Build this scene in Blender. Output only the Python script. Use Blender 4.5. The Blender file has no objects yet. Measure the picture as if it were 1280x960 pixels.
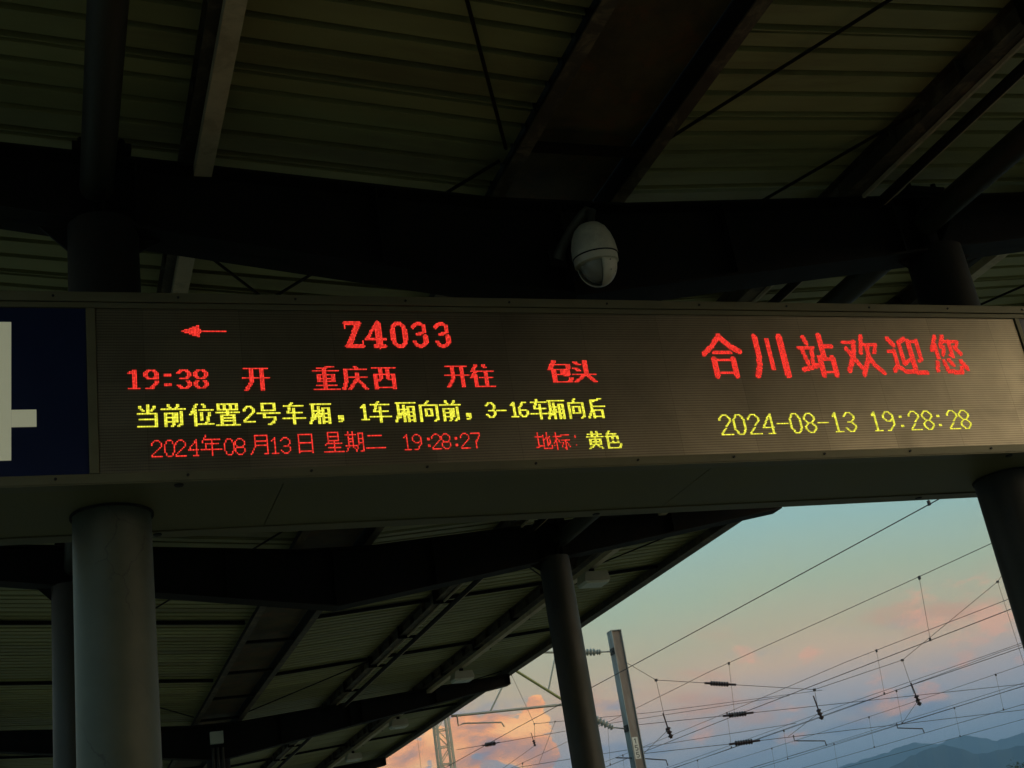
import bpy, bmesh, math, random
from mathutils import Vector, Matrix
from math import radians, sin, cos, pi
random.seed(7)
sc = bpy.context.scene
C = sc.collection

# ---------------------------------------------------------------- camera
# x runs across the platform, y along the tracks, z up; the camera is the origin
# and the platform surface lies 1.6 m below it.
cam = bpy.data.cameras.new('camera')
camo = bpy.data.objects.new('camera', cam)
C.objects.link(camo)
CR = (Vector((0.93729338, -0.31489226, -0.1494118)),      # right
      Vector((0.00892502, -0.40685377, 0.91345011)),      # up
      Vector((-0.34842713, -0.85750386, -0.37853006)))    # back
m3 = Matrix(CR).transposed()
camo.matrix_world = m3.to_4x4()
cam.sensor_width = 36
cam.lens = 1583.57 / 1280 * 36
cam.clip_start = 0.05
cam.clip_end = 30000
sc.camera = camo

# ---------------------------------------------------------------- exposure
sc.view_settings.view_transform = 'Standard'
sc.view_settings.look = 'None'
sc.view_settings.exposure = 0.0
sc.view_settings.gamma = 1.0
sc.cycles.max_bounces = 6
sc.cycles.diffuse_bounces = 4
sc.cycles.volume_bounces = 0
sc.cycles.volume_step_rate = 10
sc.cycles.sample_clamp_indirect = 4

def lin(r, g, b):
    f = lambda c: (c / 255 / 12.92) if c / 255 <= .04045 else ((c / 255 + .055) / 1.055) ** 2.4
    return (f(r), f(g), f(b), 1)

# ---------------------------------------------------------------- node helper
class NT:
    def __init__(s, tree): s.t = tree; s.n = tree.nodes; s.l = tree.links
    def node(s, typ, **kw):
        n = s.n.new(typ)
        for k, v in kw.items():
            if k.startswith('i_'):
                key = k[2:].replace('_', ' ')
                n.inputs[key].default_value = v
            else: setattr(n, k, v)
        return n
    def link(s, a, b): s.l.new(a, b)
    def put(s, v, sock):
        if isinstance(v, bpy.types.NodeSocket): s.l.new(v, sock)
        else: sock.default_value = v
    def m(s, op, a, b=None, c=None, clamp=False):
        n = s.n.new('ShaderNodeMath'); n.operation = op; n.use_clamp = clamp
        s.put(a, n.inputs[0])
        if b is not None: s.put(b, n.inputs[1])
        if c is not None: s.put(c, n.inputs[2])
        return n.outputs[0]
    def vm(s, op, a, b=None):
        n = s.n.new('ShaderNodeVectorMath'); n.operation = op
        s.put(a, n.inputs[0])
        if b is not None:
            if op == 'SCALE': s.put(b, n.inputs['Scale'])
            else: s.put(b, n.inputs[1])
        return n.outputs['Value'] if op in ('DOT_PRODUCT', 'LENGTH', 'DISTANCE') else n.outputs[0]
    def noise(s, vec, scale, detail=4, rough=.55, dist=0):
        n = s.n.new('ShaderNodeTexNoise')
        s.l.new(vec, n.inputs['Vector'])
        n.inputs['Scale'].default_value = scale; n.inputs['Detail'].default_value = detail
        n.inputs['Roughness'].default_value = rough; n.inputs['Distortion'].default_value = dist
        return n.outputs['Fac']
    def ramp(s, fac, stops, interp='LINEAR'):
        n = s.n.new('ShaderNodeValToRGB'); cr = n.color_ramp; cr.interpolation = interp
        while len(cr.elements) < len(stops): cr.elements.new(0.5)
        for e, (p, c) in zip(cr.elements, stops):
            e.position = p; e.color = c if len(c) == 4 else (*c, 1)
        s.l.new(fac, n.inputs[0]); return n.outputs[0]
    def sstep(s, x, a, b):
        n = s.n.new('ShaderNodeMapRange'); n.interpolation_type = 'SMOOTHSTEP'
        s.put(x, n.inputs[0]); n.inputs[1].default_value = a; n.inputs[2].default_value = b
        return n.outputs[0]
    def mix(s, fac, a, b, mode='MIX'):
        n = s.n.new('ShaderNodeMix'); n.data_type = 'RGBA'; n.blend_type = mode
        s.put(fac, n.inputs[0]); s.put(a, n.inputs[6]); s.put(b, n.inputs[7])
        return n.outputs[2]

# ---------------------------------------------------------------- sky
SUN_AZ, SUN_EL = 138.0, 6.0          # degrees clockwise from the track direction
world = bpy.data.worlds.new('World'); sc.world = world; world.use_nodes = True
w = NT(world.node_tree); w.n.clear()
out = w.node('ShaderNodeOutputWorld'); bg = w.node('ShaderNodeBackground')
w.link(bg.outputs[0], out.inputs[0])
tc = w.node('ShaderNodeTexCoord').outputs['Generated']
dirn = w.vm('NORMALIZE', tc)
sp = w.node('ShaderNodeSeparateXYZ'); w.link(dirn, sp.inputs[0])
el = w.m('MULTIPLY', w.m('ARCSINE', sp.outputs[2]), 180 / pi)
warp = w.m('MULTIPLY', w.m('SUBTRACT', w.noise(dirn, 5, 3), .5), 3.0)
elw = w.m('ADD', el, warp)
e01 = w.m('DIVIDE', w.m('ADD', elw, 5), 95, clamp=True)
def P(e): return (e + 5) / 95
grad = w.ramp(e01, [
    (P(-5), lin(70, 85, 95)), (P(0), lin(136, 162, 188)), (P(4), lin(168, 184, 202)), (P(6.0), lin(208, 198, 196)),
    (P(7.8), lin(246, 208, 166)), (P(9.2), lin(220, 204, 160)), (P(11.2), lin(192, 206, 170)),
    (P(14.0), lin(168, 206, 196)), (P(18.5), lin(164, 204, 210)), (P(35), lin(116, 160, 182)), (P(90), lin(74, 110, 140))])
# the glow round the setting sun, behind and to the right of the camera
sd = Vector((sin(radians(SUN_AZ)) * cos(radians(SUN_EL)), cos(radians(SUN_AZ)) * cos(radians(SUN_EL)), sin(radians(SUN_EL))))
sdot = w.vm('DOT_PRODUCT', dirn, tuple(sd))
glow = w.m('POWER', w.m('MAXIMUM', sdot, 0.0), 5.0)
low = w.m('SUBTRACT', 1.0, w.sstep(el, 12, 60))
glow = w.m('MULTIPLY', glow, low)
col = w.mix('ADD' and 1.0, grad, w.vm('SCALE', w.node('ShaderNodeRGB').outputs[0], glow), 'ADD')
for n_ in w.n:
    if n_.type == 'RGB': n_.outputs[0].default_value = (3.3, 2.35, 1.25, 1)
# clouds: a flattened coordinate so that they lie in streaks and heaps
cc = w.node('ShaderNodeCombineXYZ')
az = w.m('ARCTAN2', sp.outputs[0], sp.outputs[1])
w.link(w.m('MULTIPLY', az, 1.0), cc.inputs[0]); w.link(w.m('MULTIPLY', w.m('ARCSINE', sp.outputs[2]), 2.6), cc.inputs[1])
cv = cc.outputs[0]
n_big = w.noise(cv, 7, 6, .6, .3)
n_det = w.noise(cv, 26, 6, .62, .2)
n_streak = w.noise(cv, 11, 5, .62)
band = w.m('MULTIPLY', w.sstep(el, 3.5, 6.5), w.m('SUBTRACT', 1.0, w.sstep(el, 8.5, 10.5)))
wisp = w.m('MULTIPLY', w.sstep(n_big, .50, .66), band)
col = w.mix(w.m('MULTIPLY', wisp, .75), col, lin(244, 178, 138))
blue = w.m('MULTIPLY', w.sstep(n_streak, .52, .66), w.m('MULTIPLY', w.sstep(el, 3, 5.5), w.m('SUBTRACT', 1.0, w.sstep(el, 7.8, 9.2))))
col = w.mix(w.m('MULTIPLY', blue, .65), col, lin(140, 160, 190))
# the sunlit heap cloud low beyond the canopy edge
def dv(a, e): return (sin(radians(a)) * cos(radians(e)), cos(radians(a)) * cos(radians(e)), sin(radians(e)))
heap = None
for a, e, r in [(14.2, 6.3, .75), (15.2, 6.7, .9), (16.3, 7.0, .85), (17.6, 7.15, 1.0), (18.7, 6.9, 1.05), (19.6, 6.6, 1.15),
                (20.6, 7.3, .75), (20.9, 8.0, .45), (20.3, 6.0, 1.2), (17.0, 5.8, 1.3), (15.0, 5.6, 1.0)]:
    ang = w.m('MULTIPLY', w.m('ARCCOSINE', w.vm('DOT_PRODUCT', dirn, dv(a, e))), 180 / pi)
    q = w.m('SUBTRACT', 1.0, w.m('DIVIDE', ang, r * 1.12))
    heap = q if heap is None else w.m('MAXIMUM', heap, q)
hh = w.m('ADD', heap, w.m('MULTIPLY', w.m('SUBTRACT', n_det, .5), 2.1))
heapm = w.sstep(hh, .06, .22)
n_c = w.noise(cv, 20, 5, .55, .4)
heapc = w.ramp(n_c, [(.28, lin(180, 158, 168)), (.40, lin(255, 172, 124)), (.50, (1.75, .62, .12, 1)), (.64, (2.1, .98, .25, 1))])
col = w.mix(w.m('MULTIPLY', heapm, .85), col, heapc)
# small pink scraps further right
scr = None
for a, e, r in [(30.5, 8.3, .55), (27.6, 5.6, .7), (31.5, 5.5, .8), (35.6, 5.9, .9), (37.4, 6.0, .8), (33.0, 8.2, .5), (40.5, 8.0, 1.6), (42.5, 8.4, 1.2), (38, 8.7, 1.0)]:
    ang = w.m('MULTIPLY', w.m('ARCCOSINE', w.vm('DOT_PRODUCT', dirn, dv(a, e))), 180 / pi)
    q = w.m('SUBTRACT', 1.0, w.m('DIVIDE', ang, r * 1.5))
    scr = q if scr is None else w.m('MAXIMUM', scr, q)
scrm = w.sstep(w.m('ADD', scr, w.m('MULTIPLY', w.m('SUBTRACT', n_det, .56), 4.2)), .1, .9)
col = w.mix(w.m('MULTIPLY', scrm, .6), col, (1.25, .58, .33, 1))
w.link(col, bg.inputs[0])
bg.inputs[1].default_value = 1.0

sun = bpy.data.lights.new('sun', 'SUN'); sun.energy = 0.05; sun.angle = radians(12); sun.color = (1, .72, .5)
so = bpy.data.objects.new('sun', sun); C.objects.link(so)
so.rotation_euler = (-sd).to_track_quat('-Z', 'Y').to_euler()

# ---------------------------------------------------------------- tagging and mesh helpers
def tag(o, label=None, cat=None, group=None, kind=None):
    if label: o['label'] = label
    if cat: o['category'] = cat
    if group: o['group'] = group
    if kind: o['kind'] = kind
    return o
def empty(name, loc, label, cat, group=None):
    o = bpy.data.objects.new(name, None); C.objects.link(o); o.location = loc
    o.empty_display_size = .2
    return tag(o, label, cat, group)
class MB:
    def __init__(s): s.v = []; s.f = []; s.mi = []
    def poly(s, pts, faces, mi=0):
        b = len(s.v); s.v += [tuple(p) for p in pts]
        for f in faces: s.f.append(tuple(b + i for i in f)); s.mi.append(mi)
        return s
    def box(s, x0, x1, y0, y1, z0, z1, mi=0):
        p = [(x0, y0, z0), (x1, y0, z0), (x1, y1, z0), (x0, y1, z0), (x0, y0, z1), (x1, y0, z1), (x1, y1, z1), (x0, y1, z1)]
        return s.poly(p, [(3, 2, 1, 0), (4, 5, 6, 7), (0, 1, 5, 4), (1, 2, 6, 5), (2, 3, 7, 6), (3, 0, 4, 7)], mi)
    def extr(s, pts, axis, a, b, mi=0):
        """extrude a 2-D outline along an axis; pts are the two other coordinates in order"""
        def P3(p, t):
            return {'x': (t, p[0], p[1]), 'y': (p[0], t, p[1]), 'z': (p[0], p[1], t)}[axis]
        n = len(pts)
        P_ = [P3(p, a) for p in pts] + [P3(p, b) for p in pts]
        F = [tuple(range(n - 1, -1, -1)), tuple(range(n, 2 * n))] + [(i, (i + 1) % n, n + (i + 1) % n, n + i) for i in range(n)]
        return s.poly(P_, F, mi)
    def beam(s, p0, p1, wd, ht, mi=0, up=(0, 0, 1)):
        p0 = Vector(p0); p1 = Vector(p1); d = (p1 - p0).normalized(); u = Vector(up)
        r = d.cross(u).normalized(); u = r.cross(d).normalized()
        P_ = []
        for p in (p0, p1):
            for a, b in ((-1, -1), (1, -1), (1, 1), (-1, 1)): P_.append(p + r * a * wd / 2 + u * b * ht / 2)
        return s.poly(P_, [(0, 1, 2, 3), (7, 6, 5, 4), (0, 4, 5, 1), (1, 5, 6, 2), (2, 6, 7, 3), (3, 7, 4, 0)], mi)
    def tube(s, pts, r, n=8, mi=0, cap=True):
        pts = [Vector(p) for p in pts]; rings = []
        if not isinstance(r, (list, tuple)): r = [r] * len(pts)
        ref = None
        for i, p in enumerate(pts):
            d = (pts[min(i + 1, len(pts) - 1)] - pts[max(i - 1, 0)]).normalized()
            if ref is None: ref = Vector((0, 0, 1)) if abs(d.z) < .9 else Vector((1, 0, 0))
            a = d.cross(ref).normalized(); b = d.cross(a).normalized()
            rings.append([p + (a * cos(2 * pi * k / n) + b * sin(2 * pi * k / n)) * r[i] for k in range(n)])
        P_ = [q for g in rings for q in g]; F = []
        for i in range(len(pts) - 1):
            for k in range(n):
                F.append((i * n + k, (i + 1) * n + k, (i + 1) * n + (k + 1) % n, i * n + (k + 1) % n))
        if cap: F += [tuple(range(n)), tuple(range(len(pts) * n - 1, (len(pts) - 1) * n - 1, -1))]
        return s.poly(P_, F, mi)
    def build(s, name, mats, parent=None, smooth=False, bevel=0):
        me = bpy.data.meshes.new(name); me.from_pydata(s.v, [], s.f)
        if not isinstance(mats, (list, tuple)): mats = [mats]
        for m_ in mats: me.materials.append(m_)
        if len(mats) > 1:
            for p_, i in zip(me.polygons, s.mi): p_.material_index = i
        bm = bmesh.new(); bm.from_mesh(me); bmesh.ops.recalc_face_normals(bm, faces=bm.faces); bm.to_mesh(me); bm.free()
        o = bpy.data.objects.new(name, me); C.objects.link(o)
        if parent:
            o.parent = parent
            root = parent
            off = Vector()
            while root: off += root.location; root = root.parent
            o.location = -off          # geometry is written in world coordinates
        if smooth:
            me.shade_smooth()
            me.set_sharp_from_angle(angle=radians(40))
        if bevel:
            b = o.modifiers.new('bevel', 'BEVEL'); b.width = bevel; b.segments = 2; b.limit_method = 'ANGLE'
        return o
def lathe(mb, prof, cx, cy, cz, n=32, mi=0, axis=None):
    """prof: (radius, height) pairs; axis: a 3x3 matrix to turn the local z"""
    P_ = []
    for r, h in prof:
        for k in range(n):
            v = Vector((r * cos(2 * pi * k / n), r * sin(2 * pi * k / n), h))
            if axis: v = axis @ v
            P_.append(v + Vector((cx, cy, cz)))
    F = [(i * n + k, i * n + (k + 1) % n, (i + 1) * n + (k + 1) % n, (i + 1) * n + k) for i in range(len(prof) - 1) for k in range(n)]
    F += [tuple(range(n - 1, -1, -1)), tuple(range((len(prof) - 1) * n, len(prof) * n))]
    return mb.poly(P_, F, mi)
def clone(o, parent, loc=None):
    c = o.copy(); C.objects.link(c); c.parent = parent
    if loc is not None: c.location = loc
    return c

# ---------------------------------------------------------------- materials
def mat(name, c1, c2=None, scale=3, rough=.6, metal=0, bump=.1, bscale=40, dirt=None, dscale=1.2, damt=.5, stretch=(1, 1, 1), spec=.5, rnd=0):
    m_ = bpy.data.materials.new(name); m_.use_nodes = True
    t = NT(m_.node_tree); b = t.n['Principled BSDF']
    co = t.node('ShaderNodeTexCoord').outputs['Object']
    mp = t.node('ShaderNodeMapping'); mp.inputs['Scale'].default_value = stretch; t.link(co, mp.inputs[0]); v = mp.outputs[0]
    n1 = t.noise(v, scale, 6, .6)
    c2 = c2 or tuple(x * .7 for x in c1)
    col = t.ramp(n1, [(.3, (*c2, 1)), (.7, (*c1, 1))])
    if dirt:
        n2 = t.noise(v, dscale, 8, .68, .5)
        col = t.mix(t.m('MULTIPLY', t.sstep(n2, .48, .66), damt), col, (*dirt, 1))
    if rnd:
        ri = t.node('ShaderNodeObjectInfo').outputs['Random']
        k = t.m('ADD', 1 - rnd / 2, t.m('MULTIPLY', ri, rnd))
        col = t.mix(1.0, col, t.node('ShaderNodeCombineColor').outputs[0], 'MULTIPLY')
        cc_ = [n for n in t.n if n.type == 'COMBINE_COLOR'][0]
        for i in range(3): t.link(k, cc_.inputs[i])
    t.link(col, b.inputs['Base Color'])
    t.link(t.m('ADD', rough - .12, t.m('MULTIPLY', n1, .24)), b.inputs['Roughness'])
    b.inputs['Metallic'].default_value = metal
    b.inputs['Specular IOR Level'].default_value = spec
    if bump:
        bp = t.node('ShaderNodeBump'); bp.inputs['Strength'].default_value = bump; bp.inputs['Distance'].default_value = .01
        t.link(t.noise(v, bscale, 4, .6), bp.inputs['Height']); t.link(bp.outputs[0], b.inputs['Normal'])
    return m_
def emis(name, c, s):
    m_ = bpy.data.materials.new(name); m_.use_nodes = True
    b = m_.node_tree.nodes['Principled BSDF']
    b.inputs['Base Color'].default_value = (*[x * .3 for x in c[:3]], 1)
    b.inputs['Emission Color'].default_value = c; b.inputs['Emission Strength'].default_value = s
    return m_
M = {}
PITCH = .00762
def led_mat(name, core, rim):
    m_ = bpy.data.materials.new(name); m_.use_nodes = True
    t = NT(m_.node_tree); b = t.n['Principled BSDF']
    s3 = t.node('ShaderNodeSeparateXYZ'); t.link(t.node('ShaderNodeTexCoord').outputs['Object'], s3.inputs[0])
    fx = t.m('SUBTRACT', t.m('FRACT', t.m('DIVIDE', s3.outputs[0], PITCH)), .5)
    fz = t.m('SUBTRACT', t.m('FRACT', t.m('DIVIDE', s3.outputs[2], PITCH)), .5)
    rr = t.m('SQRT', t.m('ADD', t.m('MULTIPLY', fx, fx), t.m('MULTIPLY', fz, fz)))
    cell = t.node('ShaderNodeTexWhiteNoise', noise_dimensions='2D')
    cv_ = t.node('ShaderNodeCombineXYZ')
    t.link(t.m('FLOOR', t.m('DIVIDE', s3.outputs[0], PITCH)), cv_.inputs[0]); t.link(t.m('FLOOR', t.m('DIVIDE', s3.outputs[2], PITCH)), cv_.inputs[1])
    t.link(cv_.outputs[0], cell.inputs['Vector'])
    k = t.sstep(rr, .12, .46)
    t.link(t.mix(k, (*core, 1), (*rim, 1)), b.inputs['Emission Color'])
    t.link(t.m('ADD', .62, t.m('MULTIPLY', cell.outputs['Value'], .7)), b.inputs['Emission Strength'])
    b.inputs['Base Color'].default_value = (*[x * .2 for x in rim], 1)
    return m_
M['sheet'] = mat('roof_sheet_paint', (.40, .395, .175), (.30, .295, .125), 2.2, .5, 0, .05, 30, dirt=(.13, .09, .05), dscale=.9, damt=.45, stretch=(.35, 1.6, 1), rnd=.25)
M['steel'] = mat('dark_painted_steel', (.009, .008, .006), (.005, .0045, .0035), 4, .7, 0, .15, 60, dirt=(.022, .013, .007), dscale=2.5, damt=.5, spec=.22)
M['purlin'] = mat('brown_purlin_steel', (.085, .070, .045), (.045, .036, .024), 5, .6, .1, .15, 60, dirt=(.26, .20, .12), dscale=5, damt=.6)
M['rust'] = mat('stained_gutter_steel', (.125, .095, .040), (.035, .028, .014), 3.4, .7, 0, .2, 40, dirt=(.16, .065, .022), dscale=3.5, damt=.7)
M['cream'] = mat('cream_trunking_paint', (.68, .57, .38), (.52, .43, .28), 4, .5, 0, .05, 50, dirt=(.2, .13, .07), dscale=4, damt=.4)
M['house'] = mat('sign_housing_aluminium', (.18, .168, .09), (.13, .12, .066), 2.5, .5, .25, .04, 50, dirt=(.12, .11, .07), dscale=1.3, damt=.5, stretch=(.6, 2, 2))
M['soffit'] = mat('sign_soffit_panel', (.17, .158, .070), (.13, .122, .052), 1.3, .55, .1, .05, 30, dirt=(.14, .13, .08), dscale=2.2, damt=.4)
M['gap'] = mat('black_gap', (.006, .006, .006), None, 4, .8, 0, 0)
M['bolt'] = mat('dark_bolt', (.02, .02, .02), None, 40, .5, .6, 0)
M['blue'] = mat('navy_panel_film', (.002, .010, .060), (.0015, .008, .048), 2, .35, 0, 0)
M['white'] = mat('cream_white_film', (.78, .76, .60), (.72, .70, .55), 2, .45, 0, 0)
M['conc'] = None
M['darkcol'] = mat('dark_column_paint', (.028, .029, .016), (.018, .019, .011), 3, .55, 0, .12, 35, dirt=(.035, .03, .02), dscale=2, damt=.6)
M['headcol'] = mat('black_column_head', (.014, .014, .009), (.009, .009, .006), 3, .65, 0, .12, 35, dirt=(.025, .018, .01), dscale=2, damt=.5, spec=.25)
M['plastic'] = mat('camera_shell_plastic', (.80, .74, .56), (.70, .64, .48), 6, .38, 0, .02, 60, dirt=(.3, .26, .18), dscale=6, damt=.35)
M['armp'] = mat('aged_bracket_plastic', (.11, .10, .07), (.07, .065, .045), 6, .5, 0, .02)
M['lens'] = mat('dark_dome_plastic', (.40, .375, .29), (.34, .32, .25), 8, .25, 0, 0)
M['lamp'] = mat('lamp_body_grey', (.46, .46, .36), (.38, .38, .3), 5, .5, .1, .03)
M['diff'] = mat('lamp_diffuser', (.62, .66, .56), (.55, .6, .5), 5, .3, 0, 0)
M['galv'] = mat('galvanised_mast', (.34, .39, .40), (.22, .26, .27), 5, .5, .5, .1, 60, dirt=(.20, .12, .08), dscale=3, damt=.4, stretch=(1, 1, .3))
M['rustweb'] = mat('weathered_mast_web', (.30, .24, .20), (.17, .14, .12), 6, .7, .2, .2, 50, dirt=(.34, .32, .3), dscale=4, damt=.7, stretch=(1, 1, .25))
M['lattice'] = mat('pale_lattice_steel', (.55, .52, .42), (.42, .40, .32), 4, .5, .2, .05)
M['tube'] = mat('cantilever_tube', (.42, .44, .38), (.32, .33, .28), 6, .4, .4, .02)
M['olive'] = mat('olive_strut_tube', (.34, .36, .14), (.26, .28, .1), 6, .45, .3, .02)
M['porc'] = mat('grey_porcelain', (.42, .42, .36), (.33, .33, .28), 8, .3, 0, 0)
M['wire'] = mat('dark_wire', (.06, .06, .07), None, 8, .5, .5, 0)
M['ins'] = mat('dark_red_insulator', (.035, .014, .014), None, 8, .35, 0, 0)
M['floor'] = mat('platform_paving', (.225, .205, .13), (.185, .17, .105), 2, .75, 0, .2, 20, dirt=(.16, .15, .10), dscale=.5)
M['ballast'] = mat('ballast_ground', (.22, .195, .13), (.16, .14, .095), 1.5, .9, 0, .6, 9, dirt=(.06, .075, .035), dscale=.05, damt=.8)
M['hill'] = mat('wooded_hill', (.028, .045, .028), (.018, .030, .020), .004, .95, 0, 0, 1, spec=.1)
M['leaf'] = mat('dark_leaves', (.065, .085, .03), (.04, .055, .02), .6, .8, 0, 0, spec=.2)
M['bark'] = mat('bark', (.09, .07, .05), None, 3, .9, 0, .2)
M['plate'] = mat('number_plate_enamel', (.75, .74, .68), (.68, .67, .6), 4, .5, 0, 0)
M['ink'] = mat('black_ink', (.015, .015, .015), None, 4, .6, 0, 0)
M['red'] = led_mat('red_led', (1.5, .105, .07), (.70, .007, .005))
M['yellow'] = led_mat('yellow_led', (1.4, 1.35, .16), (.72, .70, .02))

b_ = M['white'].node_tree.nodes['Principled BSDF']      # the number panel is faintly backlit
b_.inputs['Emission Color'].default_value = (.95, .95, .62, 1); b_.inputs['Emission Strength'].default_value = .16
# painted render on the round columns: fine meandering cracks
m_ = bpy.data.materials.new('cracked_column_paint'); m_.use_nodes = True
t = NT(m_.node_tree); b = t.n['Principled BSDF']
co = t.node('ShaderNodeTexCoord').outputs['Object']
n0 = t.noise(co, 3, 5, .6)
base = t.ramp(n0, [(.3, (.055, .063, .038, 1)), (.72, (.088, .094, .058, 1))])
wv = t.vm('ADD', co, t.vm('SCALE', t.node('ShaderNodeTexNoise').outputs['Color'], .22))
nn = [n for n in t.n if n.type == 'TEX_NOISE'][-1]; t.link(co, nn.inputs['Vector']); nn.inputs['Scale'].default_value = 4; nn.inputs['Detail'].default_value = 5
vo = t.node('ShaderNodeTexVoronoi', feature='DISTANCE_TO_EDGE'); vo.inputs['Scale'].default_value = 1.7; t.link(wv, vo.inputs['Vector'])
gate = t.sstep(t.noise(co, 2.2, 2), .46, .54)
crk = t.m('MULTIPLY', t.m('SUBTRACT', 1.0, t.sstep(vo.outputs['Distance'], .001, .006)), gate)
t.link(t.mix(t.m('MULTIPLY', crk, .6), base, (.03, .03, .022, 1)), b.inputs['Base Color'])
b.inputs['Roughness'].default_value = .55
bp = t.node('ShaderNodeBump'); bp.inputs['Strength'].default_value = .25; bp.inputs['Distance'].default_value = .006
t.link(t.m('SUBTRACT', t.noise(co, 14, 4), t.m('MULTIPLY', crk, .8)), bp.inputs['Height']); t.link(bp.outputs[0], b.inputs['Normal'])
M['conc'] = m_

# LED face: black mask with a regular grid of unlit lamp heads
PITCH = .00762
m_ = bpy.data.materials.new('led_matrix_face'); m_.use_nodes = True
t = NT(m_.node_tree); b = t.n['Principled BSDF']
co = t.node('ShaderNodeTexCoord').outputs['Object']
s3 = t.node('ShaderNodeSeparateXYZ'); t.link(co, s3.inputs[0])
fx = t.m('SUBTRACT', t.m('FRACT', t.m('DIVIDE', s3.outputs[0], PITCH)), .5)
fz = t.m('SUBTRACT', t.m('FRACT', t.m('DIVIDE', s3.outputs[2], PITCH)), .5)
rr = t.m('SQRT', t.m('ADD', t.m('MULTIPLY', fx, fx), t.m('MULTIPLY', fz, fz)))
dot = t.m('SUBTRACT', 1.0, t.sstep(rr, .26, .40))
dust = t.noise(co, 2.4, 5, .6)
lampc = t.ramp(dust, [(.3, (.095, .083, .042, 1)), (.7, (.14, .124, .07, 1))])
maskc = t.ramp(dust, [(.3, (.010, .008, .005, 1)), (.7, (.020, .016, .010, 1))])
# cabinet modules of 64 x 32 lamps differ a little; louvre shade and moire are put into the colour of every second row
mu = t.m('FLOOR', t.m('DIVIDE', s3.outputs[0], PITCH * 64)); mv = t.m('FLOOR', t.m('DIVIDE', s3.outputs[2], PITCH * 32))
mc_ = t.node('ShaderNodeCombineXYZ'); t.link(mu, mc_.inputs[0]); t.link(mv, mc_.inputs[1])
wn = t.node('ShaderNodeTexWhiteNoise', noise_dimensions='2D'); t.link(mc_.outputs[0], wn.inputs['Vector'])
row = t.sstep(t.m('ABSOLUTE', t.m('SUBTRACT', t.m('FRACT', t.m('DIVIDE', s3.outputs[2], PITCH * 2)), .5)), .05, .35)
seam = t.m('MULTIPLY', t.sstep(t.m('FRACT', t.m('DIVIDE', s3.outputs[0], PITCH * 64)), .0, .012), t.sstep(t.m('FRACT', t.m('DIVIDE', s3.outputs[2], PITCH * 32)), .0, .02))
gain = t.m('MULTIPLY', t.m('MULTIPLY', t.m('ADD', .88, t.m('MULTIPLY', wn.outputs[0], .24)), t.m('ADD', .62, t.m('MULTIPLY', row, .38))), t.m('ADD', .7, t.m('MULTIPLY', seam, .3)))
grime = t.noise(co, 1.4, 8, .7, .6)
gain = t.m('MULTIPLY', gain, t.m('ADD', .55, t.m('MULTIPLY', grime, .9)))
t.link(t.vm('SCALE', t.mix(dot, maskc, lampc), gain), b.inputs['Base Color'])
t.link(t.m('MULTIPLY', gain, .48), b.inputs['Specular IOR Level'])
t.link(t.m('ADD', .30, t.m('MULTIPLY', t.noise(co, 5, 6, .7), .22)), b.inputs['Roughness'])
b.inputs['IOR'].default_value = 3.2
b.inputs['Specular Tint'].default_value = (1, .88, .66, 1)
M['led'] = m_
# ================================================================ setting
PZ = -1.6                    # platform surface
GZ = -2.85                   # track bed
XC = 3.12                    # middle of the platform canopy
tag(MB().box(-11000, 11000, -11000, 11000, GZ - .3, GZ).build('ground', M['ballast']), kind='structure')
mb = MB().box(-2.9, 9.15, -60, 240, GZ + .004, PZ)
tag(mb.build('platform', M['floor']), kind='structure')
mb = MB().box(8.15, 8.45, -60, 240, PZ + .002, PZ + .006)
tag(mb.build('platform_edge_line', M['plate']), kind='structure')

# hills: two wooded ridges, one behind the other
def ridge(name, prof, dist, thick, seed, lo):
    rnd = random.Random(seed)
    ph = [rnd.uniform(0, 6.28) for _ in range(9)]
    def elev(a):
        if prof[0][0] <= a <= prof[-1][0]:
            for (a0, e0), (a1, e1) in zip(prof, prof[1:]):
                if a0 <= a <= a1:
                    t_ = (a - a0) / (a1 - a0); t_ = t_ * t_ * (3 - 2 * t_) * .5 + t_ * .5
                    e = e0 + (e1 - e0) * t_
                    return e + .022 * sin(a * 9 + ph[0]) + .014 * sin(a * 23 + ph[1]) + .008 * sin(a * 51 + ph[2])
        base = lo + .45 * sin(a * .13 + ph[3]) + .25 * sin(a * .37 + ph[4]) + .1 * sin(a * 1.1 + ph[5]) + .03 * sin(a * 4 + ph[6])
        d = min(abs(a - prof[0][0]), abs(a - prof[-1][0]))
        edge = prof[0][1] if a < prof[0][0] else prof[-1][1]
        k = min(d / 4, 1)
        return edge * (1 - k) + base * k
    V = []; F = []; NA = 1100; NR = 9
    for i in range(NA):
        a = -70 + 190 * i / (NA - 1)
        h = math.tan(radians(elev(a))) * dist
        for j in range(NR):
            u = j / (NR - 1) * 2 - 1
            r = dist + thick * u + (0 if abs(u) < .01 else 40 * sin(a * 2.3 + j))
            z = GZ - 5 + (h - GZ + 5) * max(0, (1 - abs(u)) ** 1.15) * (1 if abs(u) < .01 else (.86 + .14 * sin(a * 5.1 + j * 1.7 + ph[7])))
            V.append((sin(radians(a)) * r, cos(radians(a)) * r, z))
    for i in range(NA - 1):
        for j in range(NR - 1):
            F.append((i * NR + j, i * NR + j + 1, (i + 1) * NR + j + 1, (i + 1) * NR + j))
    o = MB().poly(V, F).build(name, M['hill'], smooth=True)
    return tag(o, kind='structure')
ridge('hills', [(32.53, 3.2), (33.23, 3.42), (34.94, 3.6), (36.0, 3.80), (36.51, 3.82), (37.0, 3.66), (37.36, 3.60), (37.92, 3.72), (38.53, 3.74), (39.15, 3.5), (39.66, 3.31), (40.13, 3.38), (40.71, 3.43), (42, 3.6)], 5600, 1400, 3, 3.1)
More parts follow.
